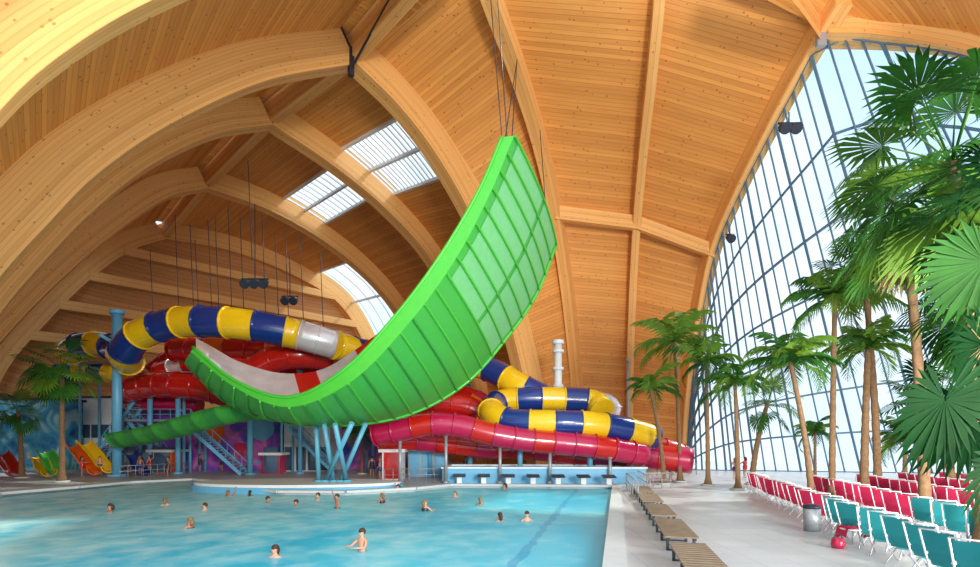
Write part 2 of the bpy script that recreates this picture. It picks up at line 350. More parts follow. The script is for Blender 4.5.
# ---------------------------------------------------------------- glass facade
topc=cr_spline(list(reversed(R7[iR::5]))+[rim[4],rim[10],rim[16],rim[22],rim[30],rim[38],rim[46]],61)
def base_of(p):
    u=CU+F*p.x/p.y; ub=690+(u-690)*2.0 if u>690 else 690-(690-u)*.5; a=(ub-CU)/F
    P0=Vector((21.4,53)); dr=Vector((44,-11)).normalized()
    s=(a*P0.y-P0.x)/(dr.x-a*dr.y); q=P0+dr*s; return Vector((q.x,q.y,0))
basec=[base_of(p) for p in topc]
NB=7
def FP(i,j):
    return topc[i].lerp(basec[i],j/NB)
for wi in range(15):
    mb=MB(); a,b=wi*4,wi*4+4
    for i in range(a,b):
        for j in range(NB): mb.quad(FP(i,j),FP(i+1,j),FP(i+1,j+1),FP(i,j+1),0)
    for i in range(a,b):
        if i%2==0 or i>16: mb.bar(FP(i,0),FP(i,NB),.09 if i>a else .17,.16,1)
    for j in range(NB+1):
        for i in range(a,b,2): mb.bar(FP(i,j),FP(i+2,j),(.16 if j%2==0 else .1) if j else .08,.18 if j else .1,1)
    wn[0]+=1
    obj('window_%d'%wn[0],mb,['glass','mull'],kind='structure',label='sloping glass facade bay with dark steel mullions')
# ---------------------------------------------------------------- floor & water
edge=[(-1.6,-6),(8.1,32),(8.8,34.6),(-2.9,35.6),(-5,33),(-8.9,30.8),(-13,31),(-17.5,34),(-20,38),(-24.5,41),(-27.7,38),(-28.5,34),(-29.8,30),(-36,26),(-60,24)]
outer=[(-60,90),(0,90),(40,75),(90,50),(90,-6)]
mb=MB(); idx=[mb.addv((x,y,0)) for x,y in edge+outer]; mb.face(idx[::-1],0)
for i in range(len(edge)-1):
    a,b=edge[i],edge[i+1]; mb.quad((*a,0),(*b,0),(*b,-1.5),(*a,-1.5),0)
obj('floor',mb,['floor'],kind='structure',label='light grey tiled pool deck')
mb=MB(); mb.quad((-60,-8,-.2),(12,-8,-.2),(12,46,-.2),(-60,46,-.2)); obj('pool_water',mb,['water'],'turquoise rippling swimming pool water','water')
def coping(pts,label,w=.5):
    mb=MB()
    for a,b in zip(pts,pts[1:]): mb.bar((*a,0.02),(*b,0.02),w,.16,0)
    obj('pool_edge',mb,['cop'],label,'pool edge')
coping(edge[0:3],'pale concrete pool edge along the walkway',.6)
coping(edge[2:4],'pale concrete pool edge at the starting blocks')
coping(edge[3:10],'curved pale pool edge around the slide island',.6)
coping(edge[9:],'curved pale ledge along the wave pool end',1.6)
# ---------------------------------------------------------------- green half-pipe
Ap=[(193,347),(236,381),(290,397),(346,368),(400,310),(444,250),(479,190),(502,137)]
A=[(191,352),(236,388),(290,407),(352,381),(409,323),(455,260),(489,196),(514,136)]
B=[(188,366),(230,404),(283,421),(345,425),(410,414),(466,383),(508,336),(536,295),(556,245)]
dA=(30,29,28,27,26.6,26.3,26,26)
a_=cr_spline([W(u,v,d) for (u,v),d in zip(Ap,dA)],57)
A_=cr_spline([W(u,v,d) for (u,v),d in zip(A,dA)],57)
B_=cr_spline([W(u,v,d) for (u,v),d in zip(B,(34,34,34,34,34.5,35,35.5,35.8,36))],57); NH=57
root=empty('half_pipe_slide','giant green half-pipe water slide with fine ribbed underside','water slide',(A_[20].x,A_[20].y,0))
rl=root.location
def strip(mb,X,Y,mat,sm=True):
    for i in range(len(X)-1): mb.quad(X[i],X[i+1],Y[i+1],Y[i],mat,sm)
inw=[]
for i in range(NH):
    t=(A_[min(i+1,NH-1)]-A_[max(i-1,0)]).normalized(); w=(B_[i]-A_[i]).normalized(); n=t.cross(w)
    if inw and n.dot(inw[-1])<0: n=-n
    inw.append(n.normalized())
if inw[25].z<0: inw=[-q for q in inw]
ND=8
def belly(i,f,extra=0):
    return A_[i].lerp(B_[i],f)-inw[i]*(math.sin(math.pi*f)*.35+extra)
mb=MB()
for i in range(NH-1):
    for j in range(ND): mb.quad(belly(i,j/ND),belly(i+1,j/ND),belly(i+1,(j+1)/ND),belly(i,(j+1)/ND),0,True)
for i in range(NH-1): mb.quad(belly(i,0,-.2),belly(i+1,0,-.2),belly(i+1,1,-.2),belly(i,1,-.2),0,True)
obj('channel',local(mb,rl),['green'],parent=root)
mb=MB(); strip(mb,A_,a_,0); strip(mb,[p+Vector((0,.15,0)) for p in A_],[p+Vector((0,.15,0)) for p in a_],0); mb.tube(a_,.1,8,0)
obj('side_wall',local(mb,rl),['lime'],parent=root,label='bright lime side wall')
mb=MB(); Bp=[p+q*1.4 for p,q in zip(B_,inw)]; strip(mb,B_,Bp,0); mb.tube(B_,.12,8,0)
obj('side_wall',local(mb,rl),['lime'],parent=root,label='bright lime side wall')
LT=cr_spline([W(u,v,d) for u,v,d in ((196,338,34),(214,348,34),(240,362,33.5),(280,373,33.5),(320,370,33.5),(352,352,33.5),(385,328,33.5))],30)
LB=cr_spline([W(u,v,d) for u,v,d in ((196,356,31),(214,370,31),(240,388,31),(280,402,31),(325,394,31),(362,370,31),(392,340,31))],30)
mb=MB()
for i in range(29):
    for j in range(5): mb.quad(LT[i].lerp(LB[i],j/5),LT[i+1].lerp(LB[i+1],j/5),LT[i+1].lerp(LB[i+1],(j+1)/5),LT[i].lerp(LB[i],(j+1)/5),1 if (i>13 and (i//3)%3==2) else 0,True)
obj('inner_surface',local(mb,rl),['silver','red'],parent=root,label='silvery inner sliding surface with red section')
for i in range(2,NH,2):
    mb=MB(); e_=.05 if i<42 else .08
    for j in range(ND): mb.bar(belly(i,j/ND,e_),belly(i,(j+1)/ND,e_),.10,.12,0)
    obj('rib',local(mb,rl),['seam' if (i%4 and i<36) else 'lime'],parent=root)
for f0,f1 in ((.05,.48),(.52,.95)):
    for i in range(40,NH-2,2):
        mb=MB(); K_=4
        for k in range(K_):
            fa_=f0+(f1-f0)*k/K_; fb_=f0+(f1-f0)*(k+1)/K_
            for h in (0,1): mb.quad(belly(i+h,fa_,.03),belly(i+h+1,fa_,.03),belly(i+h+1,fb_,.03),belly(i+h,fb_,.03),0,True)
        obj('panel',local(mb,rl),['pale'],parent=root,label='pale translucent panel')
for (u0,v0,u1,d) in ((316,422,330,33),(366,423,350,33),(335,424,356,31),(352,423,336,31),(324,423,344,32)):
    mb=MB(); p=W(u0,v0,d); q=G(u1,484); q=Vector((q.x,min(q.y,34),.35)); mb.cyl(p,q,.16,10); mb.cyl(q,q+Vector((0,0,.15)),.35,10)
    obj('support_strut',local(mb,rl),['teal'],parent=root,label='teal steel strut')
# ---------------------------------------------------------------- tube slides
def slide(pts,r,cols,seg,label,open_=False,fl=1.07,fm=None,name='tube_slide'):
    path=cr_spline([W(*p) for p in pts],step=seg/4); mb=MB(); n=len(path)
    if not open_:
        mb.tube(path,r,16,0,matf=lambda k:(k//4)%len(cols))
        for k in range(0,n-1,4):
            t=(path[min(k+1,n-1)]-path[max(0,k-1)]).normalized(); mb.cyl(path[k]-t*.06,path[k]+t*.06,r*fl,16,(k//4)%len(cols) if fm is None else fm)
    else:
        rings=[]
        for k,p in enumerate(path):
            t=(path[min(k+1,n-1)]-path[max(k-1,0)]).normalized(); x=t.cross(Vector((0,0,1))).normalized(); z=x.cross(t); ring=[]
            bump=1.06 if k%4==0 else 1
            for rr in (r*bump,r*.9):
                sq=range(0,11) if rr>r*.95 else range(10,-1,-1)
                for j in sq:
                    a=math.pi+(j/10)*math.pi; ring.append(mb.addv(p+(x*math.cos(a)+z*math.sin(a))*rr))
            rings.append(ring)
        m_=len(rings[0])
        for k in range(n-1):
            for j in range(m_): mb.face((rings[k][j],rings[k][(j+1)%m_],rings[k+1][(j+1)%m_],rings[k+1][j]),(k//4)%len(cols),True)
        mb.face(rings[0]); mb.face(rings[-1][::-1])
    lo=path[n//2].copy(); lo.z=0
    return obj(name,local(mb,lo),cols,label,'water slide',loc=lo)
YB=['yellow','blue']
slide([(70,352,50),(80,346,49),(100,344,48),(118,350,47),(130,362,44.5),(124,354,42),(140,335,41),(175,323,40),(215,322,39),(255,326,39),(300,335,40)],1.2,YB,2.2,'yellow and blue banded enclosed tube slide')
slide([(300,335,40),(318,340,40.4),(335,345,41)],1.18,['silver'],1.4,'pale silvery section of the banded tube slide')
slide([(335,345,41),(352,350,42.5),(372,354,45)],1.15,['yellow','blue'],1.8,'yellow and blue tube slide section passing behind the half-pipe')
slide([(175,350,48),(215,350,47),(262,350,46.5),(300,352,46.5),(350,360,46.5)],1.1,['red','red','orange'],2.0,'red enclosed tube slide with orange bands')
slide([(222,370,43),(250,371,42.5),(272,360,42.5),(298,355,42.5),(330,358,44)],1.1,['red'],1.6,'glossy red tube slide curling behind the chute')
slide([(345,352,49),(318,345,50),(285,345,50),(250,350,50),(232,362,50),(250,374,49),(290,378,48),(340,376,48)],1.0,['red','magenta'],2.0,'dark red tube slide in a tight coil')
slide([(160,372,51),(190,364,50),(215,368,49.5),(222,380,49),(200,392,48.5)],.95,['red','silver'],1.8,'red and silver tube slide bending downward')
slide([(240,392,47),(270,396,47),(300,398,47),(330,396,47.5),(352,388,48)],.95,['red','red','magenta'],1.8,'lower red tube slide behind the half-pipe')
slide([(125,391,49),(150,385,47.5),(180,385,46.5),(208,389,46.5),(240,398,47)],1.2,['red'],1.8,'low deep red tube slide above the green flume')
slide([(128,404,52),(160,402,51),(200,404,51)],.9,['magenta'],2,'magenta tube slide passing under the red one')
slide([(152,370,53),(165,360,53),(185,356,52.5),(200,362,52)],.8,['red'],1.8,'small red tube bend by the column')
slide([(120,434,42),(158,427,40),(195,417,38),(228,408,36.5),(262,404,36),(300,410,36.5)],1.15,['dgreen','green'],1.2,'ribbed green open flume leaving the half-pipe',open_=True,name='open_flume')
slide([(60,373,54),(90,371,54),(120,374,53)],1.0,['blue','yellow'],2,'short blue and yellow tube end')
slide([(440,350,46),(470,362,44),(495,372,43),(520,386,42),(545,398,42)],1.08,YB,1.9,'yellow and blue tube slide emerging behind the half-pipe')
slide([(602,410,40),(592,401,41),(560,399,41),(525,399,41),(500,402,41),(491,411,39),(510,421,37.8),(550,423,37.3),(587,424,37.3),(622,429,37.8),(655,438,38.5)],.98,YB,1.9,'yellow and blue tube slide bending in a loop')
slide([(545,404,43),(575,400,43.5),(605,402,44),(612,412,44),(590,418,43.5),(560,418,43)],.8,['silver','silver','blue'],1.6,'whitish tube section beside the banded loop')
slide([(372,428,43),(392,412,43),(425,404,43),(462,406,43),(484,418,43),(470,428,42),(440,428,41.5)],1.0,['red'],1.5,'bright red enclosed tube slide winding in a loop')
slide([(385,394,48),(425,390,47.5),(462,396,47),(490,408,46),(505,418,46)],1.0,['red','red','magenta'],1.8,'upper red tube slide')
slide([(420,402,46),(445,398,45.5),(470,402,45),(480,412,45),(460,418,45)],.8,['red','orange'],1.6,'small red tube coil')
slide([(490,428,42.5),(515,437,42),(545,434,42),(575,436,41.5),(600,444,41)],.85,['red'],1.6,'red tube slide stacked under the banded loop')
slide([(376,434,37),(400,430,36.6),(430,424,36.3),(460,426,36.3),(490,434,36.3),(525,440,36.5),(560,443,36.6),(600,447,36.8),(645,455,37.5)],.85,['magenta','magenta','red'],1.5,'crimson enclosed tube slide running above the deck',fl=1.12)
slide([(380,447,41),(410,441,41),(450,445,41),(490,449,41),(530,450,41),(570,455,41),(610,456,41),(645,460,41.5)],.8,['red','red','magenta'],1.6,'lower red tube slide near the basin')
slide([(500,430,43),(540,432,43),(575,434,43),(610,438,43),(640,444,43)],.8,['red','silver','magenta'],1.8,'pale pink and red tube section above the flume')
slide([(640,455,39.5),(665,458,39),(692,461,38.5)],1.0,['magenta','red'],1.4,'magenta red tube slide outlet beside the walkway')
slide([(648,448,41.5),(668,450,41.5),(684,456,41.5)],.9,['red'],1.4,'short red tube slide end by the rib')
def column(u,vt,d,r,mat,label,arms=0,rings=0):
    p=W(u,vt,d); e=empty('support_column',label,'column',(p.x,p.y,0),group='slide support columns'); mb=MB(); mb.cyl((0,0,0),(0,0,p.z),r,14); obj('post',mb,[mat],parent=e)
    mb=MB(); mb.cyl((0,0,0),(0,0,.2),r*1.9,14); obj('base_plate',mb,[mat],parent=e)
    mb=MB(); mb.cyl((0,0,p.z-.2),(0,0,p.z+.15),r*1.5,14)
    for k in range(arms):
        a=k*2*math.pi/max(arms,1)+.3; mb.cyl((0,0,p.z*.8),(1.6*math.cos(a),1.6*math.sin(a),p.z*.8+.6),r*.4,8)
    obj('bracket',mb,[mat],parent=e)
    for k in range(rings):
        mb=MB(); z=p.z*(.92-.13*k); mb.cyl((0,0,z),(0,0,z+.25),r*1.5,14); obj('ring',mb,[mat],parent=e)
column(117,312,44,.38,'skyblue','tall light blue steel slide column',3)
column(558,342,44,.34,'white','tall white steel slide column with ring collars',0,4)
column(250,340,46,.25,'teal','teal steel slide post',2)
column(178,395,47,.22,'skyblue','light blue slide post')
column(150,395,48,.22,'skyblue','light blue slide post')
column(300,372,47,.2,'skyblue','light blue slide post')
column(430,412,43,.22,'skyblue','light blue slide post')
column(470,412,43,.22,'skyblue','light blue slide post')
column(520,428,38.5,.2,'skyblue','light blue slide post')
column(590,430,38,.2,'skyblue','light blue slide post')
column(628,360,50,.15,'grey','slim grey pole standing beside the timber rib')
for u,v in ((400,438),(446,434),(500,444),(550,450),(610,456)): column(u,v,36.5,.12,'grey','short grey flume leg')
def cable(a,b,label='thin steel suspension cable under the roof'):
    mb=MB(); mb.cyl(a,b,.03,6); obj('cable',mb,['dark'],label,'cable',group='steel suspension cables')
cable(W(490,-10,30),W(502,138,26.3)); cable(W(497,-10,30),W(507,136,26.3)); cable(W(517,60,36),W(512,137,26.5)); cable(W(517,60,36),W(505,140,26.5)); cable(W(540,130,40),W(548,238,36))
for u,v0,v1,d in ((175,215,318,40),(190,225,320,40),(215,215,314,39),(228,205,316,39),(240,215,316,39),(262,215,322,39),(275,235,325,40),(285,230,330,41),(300,235,335,41),(320,250,342,42),(248,160,260,40),(150,250,330,42),(195,240,320,40),(208,220,318,40)):
    cable(W(u,v0,d),W(u+4,v1,d))
# ---------------------------------------------------------------- palms
def feather_crown(mb,r,n,rnd,mats=2,droop=1.0):
    for k in range(n):
        az=2*math.pi*k/n*2.618+rnd.uniform(-.35,.35); el=1.35-1.5*k/n+rnd.uniform(-.2,.2); L=r*rnd.uniform(.7,1.2); D=Vector((math.cos(az),math.sin(az),0)); mm=rnd.randrange(mats)
        pts=[]; S=12
        p=Vector((0,0,0)); e=el; dr=droop*rnd.uniform(.75,1.3)
        for i in range(S+1):
            pts.append(p.copy()); p=p+(D*math.cos(e)+Vector((0,0,math.sin(e))))*L/S; e-=dr*(.09+.12*i/S*1.4)
        mb.tube(pts,[.035*(1-i/S)+.008 for i in range(S+1)],4,mm)
        side=D.cross(Vector((0,0,1))); NL=int(S*2.4)
        for i in range(1,NL):
            q=i/NL*S; a=int(q); base=pts[a].lerp(pts[min(a+1,S)],q-a); t=(pts[min(a+1,S)]-pts[a]).normalized()
            ll=L*.27*math.sin(math.pi*min(1,(.12+.9*i/NL)))+.06
            for sg in(-1,1):
                d=(side*sg*.8+t*.6+Vector((0,0,-.4+rnd.uniform(-.25,.2)))).normalized(); tip=base+d*ll+Vector((0,0,-.15*ll)); w=t*.018*max(1,r/2.2)
                mb.quad(base-w,base+w,base+d*ll*.55+w*1.2+Vector((0,0,.03)),tip,mm)
def blades(mb,c,fwd,side,nn,r,mm,rnd,nb,spread,wd,sag=.16):
    for j in range(nb):
        a=-spread+2*spread*j/(nb-1); v=fwd*math.cos(a)+side*math.sin(a); w=(side*math.cos(a)-fwd*math.sin(a)); l=r*(.75+.25*math.cos(a*.6))*rnd.uniform(.9,1.05)
        hw=l*.66*math.tan(spread/nb)*1.6*wd; m1=c+v*l*.66+nn*.02*(1 if j%2 else -1); tip=c+v*l+Vector((0,0,-sag*l))
        i0=mb.addv(c);i1=mb.addv(m1+w*hw);i2=mb.addv(tip);i3=mb.addv(m1-w*hw); mb.face((i0,i1,i2,i3),mm)
def fan_leaf(mb,base,D,el,pet,r,mm,rnd,nb=26,spread=2.2,wd=.62):
    d=(D*math.cos(el)+Vector((0,0,math.sin(el)))).normalized(); c=base+d*pet; mb.tube([base,base+d*pet*.5+Vector((0,0,.03)),c],[.03,.025,.015],5,mm)
    side=D.cross(Vector((0,0,1))); nrm=side.cross(d); tl=rnd.uniform(-1.0,.1); fwd=(d*math.cos(tl)+nrm*math.sin(tl)).normalized(); nn=side.cross(fwd)
    blades(mb,c,fwd,side,nn,r,mm,rnd,nb,spread,wd)
def palm(u,vc,ub,d,rpx,kind,label,seed,n=None,mats=('leaf','leafl'),name='palm_tree',tr=.17,pot=.45,skirt=0,lf=.55,extra=()):
    rnd=random.Random(seed); top=W(u,vc,d); bx=(ub-CU)/F*d; e=empty(name,label,'palm tree',(bx,d,0),group=None)
    t=top-Vector((bx,d,0)); S=14; pts=[];rr=[]
    for i in range(S*2+1):
        q=i/(S*2); pts.append(Vector((t.x*q**1.6,t.y*q**1.6,t.z*q))); rr.append((tr*(1.25-.45*q))*(1.08 if i%2 else .95)+(.12*(1-q*12) if q<.08 else 0))
    mb=MB(); mb.tube(pts,rr,10,0); obj('trunk',mb,['bark'],parent=e)
    r=rpx/F*d; mb=MB()
    if kind=='feather': feather_crown(mb,r*1.18,n or 17,rnd)
    else:
        N_=n or 22
        for k in range(N_):
            az=2*math.pi*k*.382+rnd.uniform(-.2,.2); el=1.25-2.2*(k/N_)+rnd.uniform(-.15,.15)
            fan_leaf(mb,Vector((0,0,-.3*k/N_)),Vector((math.cos(az),math.sin(az),0)),el,r*(1.07-lf)*rnd.uniform(.8,1.1),r*lf,rnd.randrange(2),rnd)
    for (lu,lv,ld,lr,roll,yaw,mm) in extra:
        c=W(lu,lv,ld)-top; mb.tube([Vector((0,0,-.1)),c*.5+Vector((0,0,.25)),c],[.03,.024,.016],6,mm)
        side=Vector((math.cos(yaw),math.sin(yaw),0)); fwd=Vector((0,0,-1)); s2=side*math.cos(roll)+fwd*math.sin(roll); f2=fwd*math.cos(roll)-side*math.sin(roll)
        f2=(f2+Vector((0,.30,0))).normalized(); blades(mb,c,f2,s2,s2.cross(f2),lr,mm,rnd,34,2.6,.74,.06)
    o=obj('crown',mb,list(mats),parent=e); o.location=t
    if skirt:
        mb=MB()
        for k in range(skirt):
            az=2*math.pi*k*.382; fan_leaf(mb,Vector((0,0,-.5-.05*k)),Vector((math.cos(az),math.sin(az),0)),-1.25,r*.3,r*.45,0,rnd)
        o=obj('dry_leaves',mb,['leafdry'],parent=e); o.location=t
    mb=MB(); mb.tube([(0,0,0),(0,0,.12)],[pot,pot+.04],16,0); mb.tube([(0,0,.12),(0,0,.14)],[pot-.02,pot-.08],16,1)
    obj('planter',mb,['cop','tan'],parent=e)
    return e
palm(952,162,985,14,122,'fan','tall fan palm with a broad green crown beside the loungers',3,n=34,tr=.16,lf=.45)
palm(905,222,925,20,74,'fan','fan palm with hanging lower leaves near the glass facade',4,n=28,skirt=4,lf=.48)
palm(1050,345,1110,8,70,'fan','near fan palm with large dark round leaves',12,n=14,mats=('leafd','leaf'),lf=.5,
     extra=((945,400,7.4,1.2,-.25,.2,0),(985,262,7.9,1.05,.3,-.2,1),(998,465,7.0,.95,-.5,.25,0),(985,345,8.3,.95,.5,.4,0),(970,425,8.0,1.0,.6,-.3,0)))
palm(1035,215,1110,11,120,'fan','tall fan palm with deep green leaves',18,n=26,mats=('leaf','leafd'),lf=.5)
palm(835,298,832,25,60,'feather','slender palm with feathery light fronds',5,n=16,mats=('leafl','leaf'),tr=.13)
palm(868,348,864,26,44,'feather','palm with a rough straight trunk',6,n=15)
palm(864,272,878,28,48,'fan','tall fan palm near the glass',16,n=20,lf=.46)
palm(790,362,812,22,52,'feather','leaning palm with drooping fronds beside the bin',7,n=18,mats=('leafl','leaf'),tr=.11)
palm(735,384,738,32,40,'feather','palm standing at the lounger area edge',8,n=15,mats=('leafl','leaf'),tr=.13)
palm(706,362,708,35,38,'feather','palm beside the walkway end',9,n=14,mats=('leaf','leafl'),tr=.13)
palm(674,342,680,38,54,'feather','palm with long arching fronds near the slide outlet',10,n=13,mats=('leafl','leafl'),tr=.13)
palm(650,388,664,36,34,'feather','smaller arching palm by the walkway',11,n=12,tr=.13)
palm(768,402,752,36,34,'fan','low fan palm near the glass facade',13,n=14,lf=.44)
palm(815,432,815,36,22,'feather','young short palm in planter',14,n=12,tr=.1)
palm(62,368,62,38,40,'fan','slender fan palm on the far deck',20,n=19,lf=.48)
palm(18,412,22,42,26,'fan','small fan palm on the far deck',21,n=14,lf=.48)
palm(362,434,362,47,24,'feather','short palm behind the half-pipe supports',22,n=14,tr=.12)
palm(940,400,952,27,56,'fan','dense low fan palm near the facade',23,n=26,mats=('leaf','leafd'),lf=.48)
palm(905,440,905,30,34,'feather','low bushy palm among the deck chairs',24,n=18,tr=.12)
palm(985,300,1000,19,80,'fan','dark fan palm standing close to the facade',26,n=26,mats=('leaf','leafd'),lf=.48)
# ---------------------------------------------------------------- benches
D=Vector((.22,.975,0)).normalized(); brz=-math.atan2(D.x,D.y)
bench=empty('bench','slatted wooden bench on dark metal legs beside the pool','bench',(0,0,0),group='slatted poolside benches')
mb=MB()
for k in range(15): mb.box((0,-1.6+3.2*k/14,.43),(.92,.15,.05))
obj('seat',mb,['benchw'],parent=bench)
mb=MB()
for x in(-.36,.36): mb.box((x,0,.375),(.08,3.3,.06))
obj('frame',mb,['dark'],parent=bench)
for y in (-1.45,0,1.45):
    mb=MB(); 
    for x in (-.36,.36): mb.box((x,y,.175),(.08,.08,.35))
    mb.box((0,y,.02),(.78,.08,.04)); obj('leg',mb,['dark'],parent=bench)
p0=Vector((4.9,11.75,0))
bench.location=p0; bench.rotation_euler[2]=brz
for k in range(1,5): copy_thing(bench,p0+D*4.2*k,brz)
# ---------------------------------------------------------------- deck chairs
def chair_parts(fabric):
    P={}; mb=MB()
    S=[(-.24,.5,.43),(-.24,.2,.33),(-.24,-.12,.36)]
    for a,b in zip(S,S[1:]): mb.quad(a,b,(-b[0],b[1],b[2]),(-a[0],a[1],a[2]))
    P['seat']=(mb,[fabric])
    mb=MB(); S=[(-.24,-.12,.40),(-.24,-.30,.68),(-.24,-.5,1.12)]
    for a,b in zip(S,S[1:]): mb.quad(a,b,(-b[0],b[1],b[2]),(-a[0],a[1],a[2]))
    P['backrest']=(mb,[fabric])
    mb=MB()
    for x in (-.29,.29): mb.tube([(x,.55,.43),(x,-.12,.36),(x,-.52,1.16)],.018,6)
    mb.cyl((-.29,-.52,1.16),(.29,-.52,1.16),.018,6); mb.cyl((-.29,.55,.43),(.29,.55,.43),.018,6)
    P['frame']=(mb,['white'])
    for nm,x in(('armrest',-.31),('armrest.',.31)):
        mb=MB(); mb.box((x,.05,.64),(.06,.5,.03)); mb.cyl((x,.28,.64),(x,.28,.42),.016,6); P[nm]=(mb,['white'])
    for i,(x,a,b) in enumerate(((-.29,.45,-.3),(-.29,-.25,.35),(.29,.45,-.3),(.29,-.25,.35))):
        mb=MB(); mb.cyl((x,a,.42),(x,b,0),.018,6); P['leg'+'.'*i]=(mb,['grey'])
    return P
def make_chair(fabric,label,group):
    e=empty('deck_chair',label,'deck chair',(0,0,0),group=group)
    for k,(mb,ms) in chair_parts(fabric).items(): obj(k.strip('.'),mb,ms,parent=e)
    return e
def make_chair_simple(fabric,label,group):
    big=MB()
    for k,(mb,ms) in chair_parts(fabric).items():
        o=len(big.v); big.v+=mb.v; big.uv+=mb.uv; big.f+=[tuple(i+o for i in f) for f in mb.f]; big.m+=[0 if ms[0]==fabric else 1]*len(mb.f); big.sm+=mb.sm
    return obj('deck_chair',big,[fabric,'white'],label,'deck chair',group)
TL='teal fabric reclining deck chair with white frame'; ML='magenta fabric reclining deck chair with white frame'
CT=make_chair('fteal',TL,'rows of deck chairs'); CM=make_chair('fmag',ML,'rows of deck chairs')
ST=make_chair_simple('fteal',TL,'rows of deck chairs'); SM=make_chair_simple('fmag',ML,'rows of deck chairs')
for c in (CT,CM,ST,SM): c.scale=(1.1,)*3
used={}
LD=Vector((.29,.957,0)); LN=Vector((.957,-.29,0)); o0=Vector((9.3,10.6,0))
crz=math.atan2(LN.y,LN.x)-math.pi/2
for j,(s0,s1) in enumerate(((-1.5,21),(-2,20),(0,22),(4,24),(8,26))):
    s=s0
    while s<s1:
        p=o0+LN*(.7+2.9*j)+LD*s+Vector((random.uniform(-.12,.12),random.uniform(-.06,.06),0))
        s+=1.0
        uu=CU+F*p.x/p.y
        if uu>1040 or p.y<8.5: continue
        magenta=(s>8.5+1.0*j) or j>=3
        near=p.y<18
        t=(CM if magenta else CT) if near else (SM if magenta else ST)
        rz=crz+random.uniform(-.15,.15)+.9
        if id(t) not in used: used[id(t)]=1; t.location=p; t.rotation_euler[2]=rz
        else: copy_thing(t,p,rz)
for t in (CT,CM,ST,SM):
    if id(t) not in used:
        for c in list(t.children): bpy.data.objects.remove(c)
        bpy.data.objects.remove(t)
e=empty('litter_bin','grey cylindrical litter bin with dark lid beside a palm','bin',G(812,531)); mb=MB(); mb.tube([(0,0,0),(0,0,.8)],[.26,.28],16); obj('body',mb,['grey'],parent=e); mb=MB(); mb.tube([(0,0,.8),(0,0,.88),(0,0,.95)],[.29,.29,.12],16); obj('lid',mb,['dark'],parent=e)
e=empty('side_table','small white side table beside the deck chairs','table',G(852,543)); mb=MB(); mb.cyl((0,0,.42),(0,0,.46),.32,16); obj('table_top',mb,['white'],parent=e)
for k in range(3):
    a=k*2.09; mb=MB(); mb.cyl((.2*math.cos(a),.2*math.sin(a),.42),(.27*math.cos(a),.27*math.sin(a),0),.02,6); obj('leg',mb,['grey'],parent=e)
mb=MB(); rnd=random.Random(5)
rows=[]
for i in range(9):
    row=[]
    for j in range(7):
        x=-.42+.84*i/8; y=-.25+.5*j/6; z=.49+.05*math.sin(i*1.7+j)+rnd.uniform(0,.03)
        if abs(x)>.3: z-=(abs(x)-.3)*2.6; x*=.9
        row.append(mb.addv((x,y,z)))
    rows.append(row)
for i in range(8):
    for j in range(6): mb.face((rows[i][j],rows[i+1][j],rows[i+1][j+1],rows[i][j+1]),0,True)
obj('towel',mb,['fmag'],'crumpled magenta towel draped over the side table','towel',loc=G(852,543))
e=empty('beach_bag','pink beach bag standing on the floor beside the table','bag',G(838,548)); mb=MB(); mb.tube([(0,0,0),(0,0,.12),(0,0,.3)],[.16,.2,.15],10); obj('body',mb,['magenta'],parent=e); mb=MB(); mb.tube([(-.12,0,.28),(-.08,0,.42),(.08,0,.42),(.12,0,.28)],.012,6); obj('handle',mb,['dark'],parent=e)
# ---------------------------------------------------------------- starting blocks + basin
e0=None
for k in range(7):
    q=k/6; p=Vector((8.3,34.9,0)).lerp(Vector((-2.2,35.9,0)),q)
    if e0 is None:
        e0=empty('starting_block','white starting block with sloped dark top','starting block',p,group='starting blocks')
        mb=MB(); mb.box((0,0.1,.3),(.35,.35,.6)); obj('base',mb,['white'],parent=e0)
        mb=MB(); mb.box((0,0,.66),(.9,.75,.08),R=Matrix.Rotation(.17,3,'X')); obj('platform',mb,['dark'],parent=e0)
    else: copy_thing(e0,p,0)
e=empty('splash_basin','raised light blue splash basin with white rim','basin',(4,39,0))
mb=MB()
for c,s in (((0,-2,.55),(15,.3,1.1)),((0,2,.55),(15,.3,1.1)),((-7.35,0,.55),(.3,4,1.1)),((7.35,0,.55),(.3,4,1.1))): mb.box(c,s)
obj('wall',mb,['skyblue'],parent=e); mb=MB()
for c,s in (((0,-2,1.15),(15.2,.5,.12)),((0,2,1.15),(15.2,.5,.12)),((-7.35,0,1.15),(.5,4,.12)),((7.35,0,1.15),(.5,4,.12))): mb.box(c,s)
obj('rim',mb,['white'],parent=e); mb=MB(); mb.box((0,0,.85),(14.4,3.7,.1)); obj('water',mb,['water'],parent=e)
e=empty('slide_island','long low white island with light blue rim under the struts','island',(-13.2,34.4,0))
def ell(mb,rx,ry,z0,z1,mat=0,n=40):
    lo=[mb.addv((rx*math.cos(2*math.pi*k/n),ry*math.sin(2*math.pi*k/n),z0)) for k in range(n)]; hi=[mb.addv((rx*math.cos(2*math.pi*k/n),ry*math.sin(2*math.pi*k/n),z1)) for k in range(n)]
    for k in range(n): mb.face((lo[k],lo[(k+1)%n],hi[(k+1)%n],hi[k]),mat)
    mb.face(hi,mat)
mb=MB(); ell(mb,7.2,3.0,-.3,.18); obj('blue_rim',mb,['skyblue'],parent=e); mb=MB(); ell(mb,7.0,2.85,.18,.35); obj('top_slab',mb,['white'],parent=e)
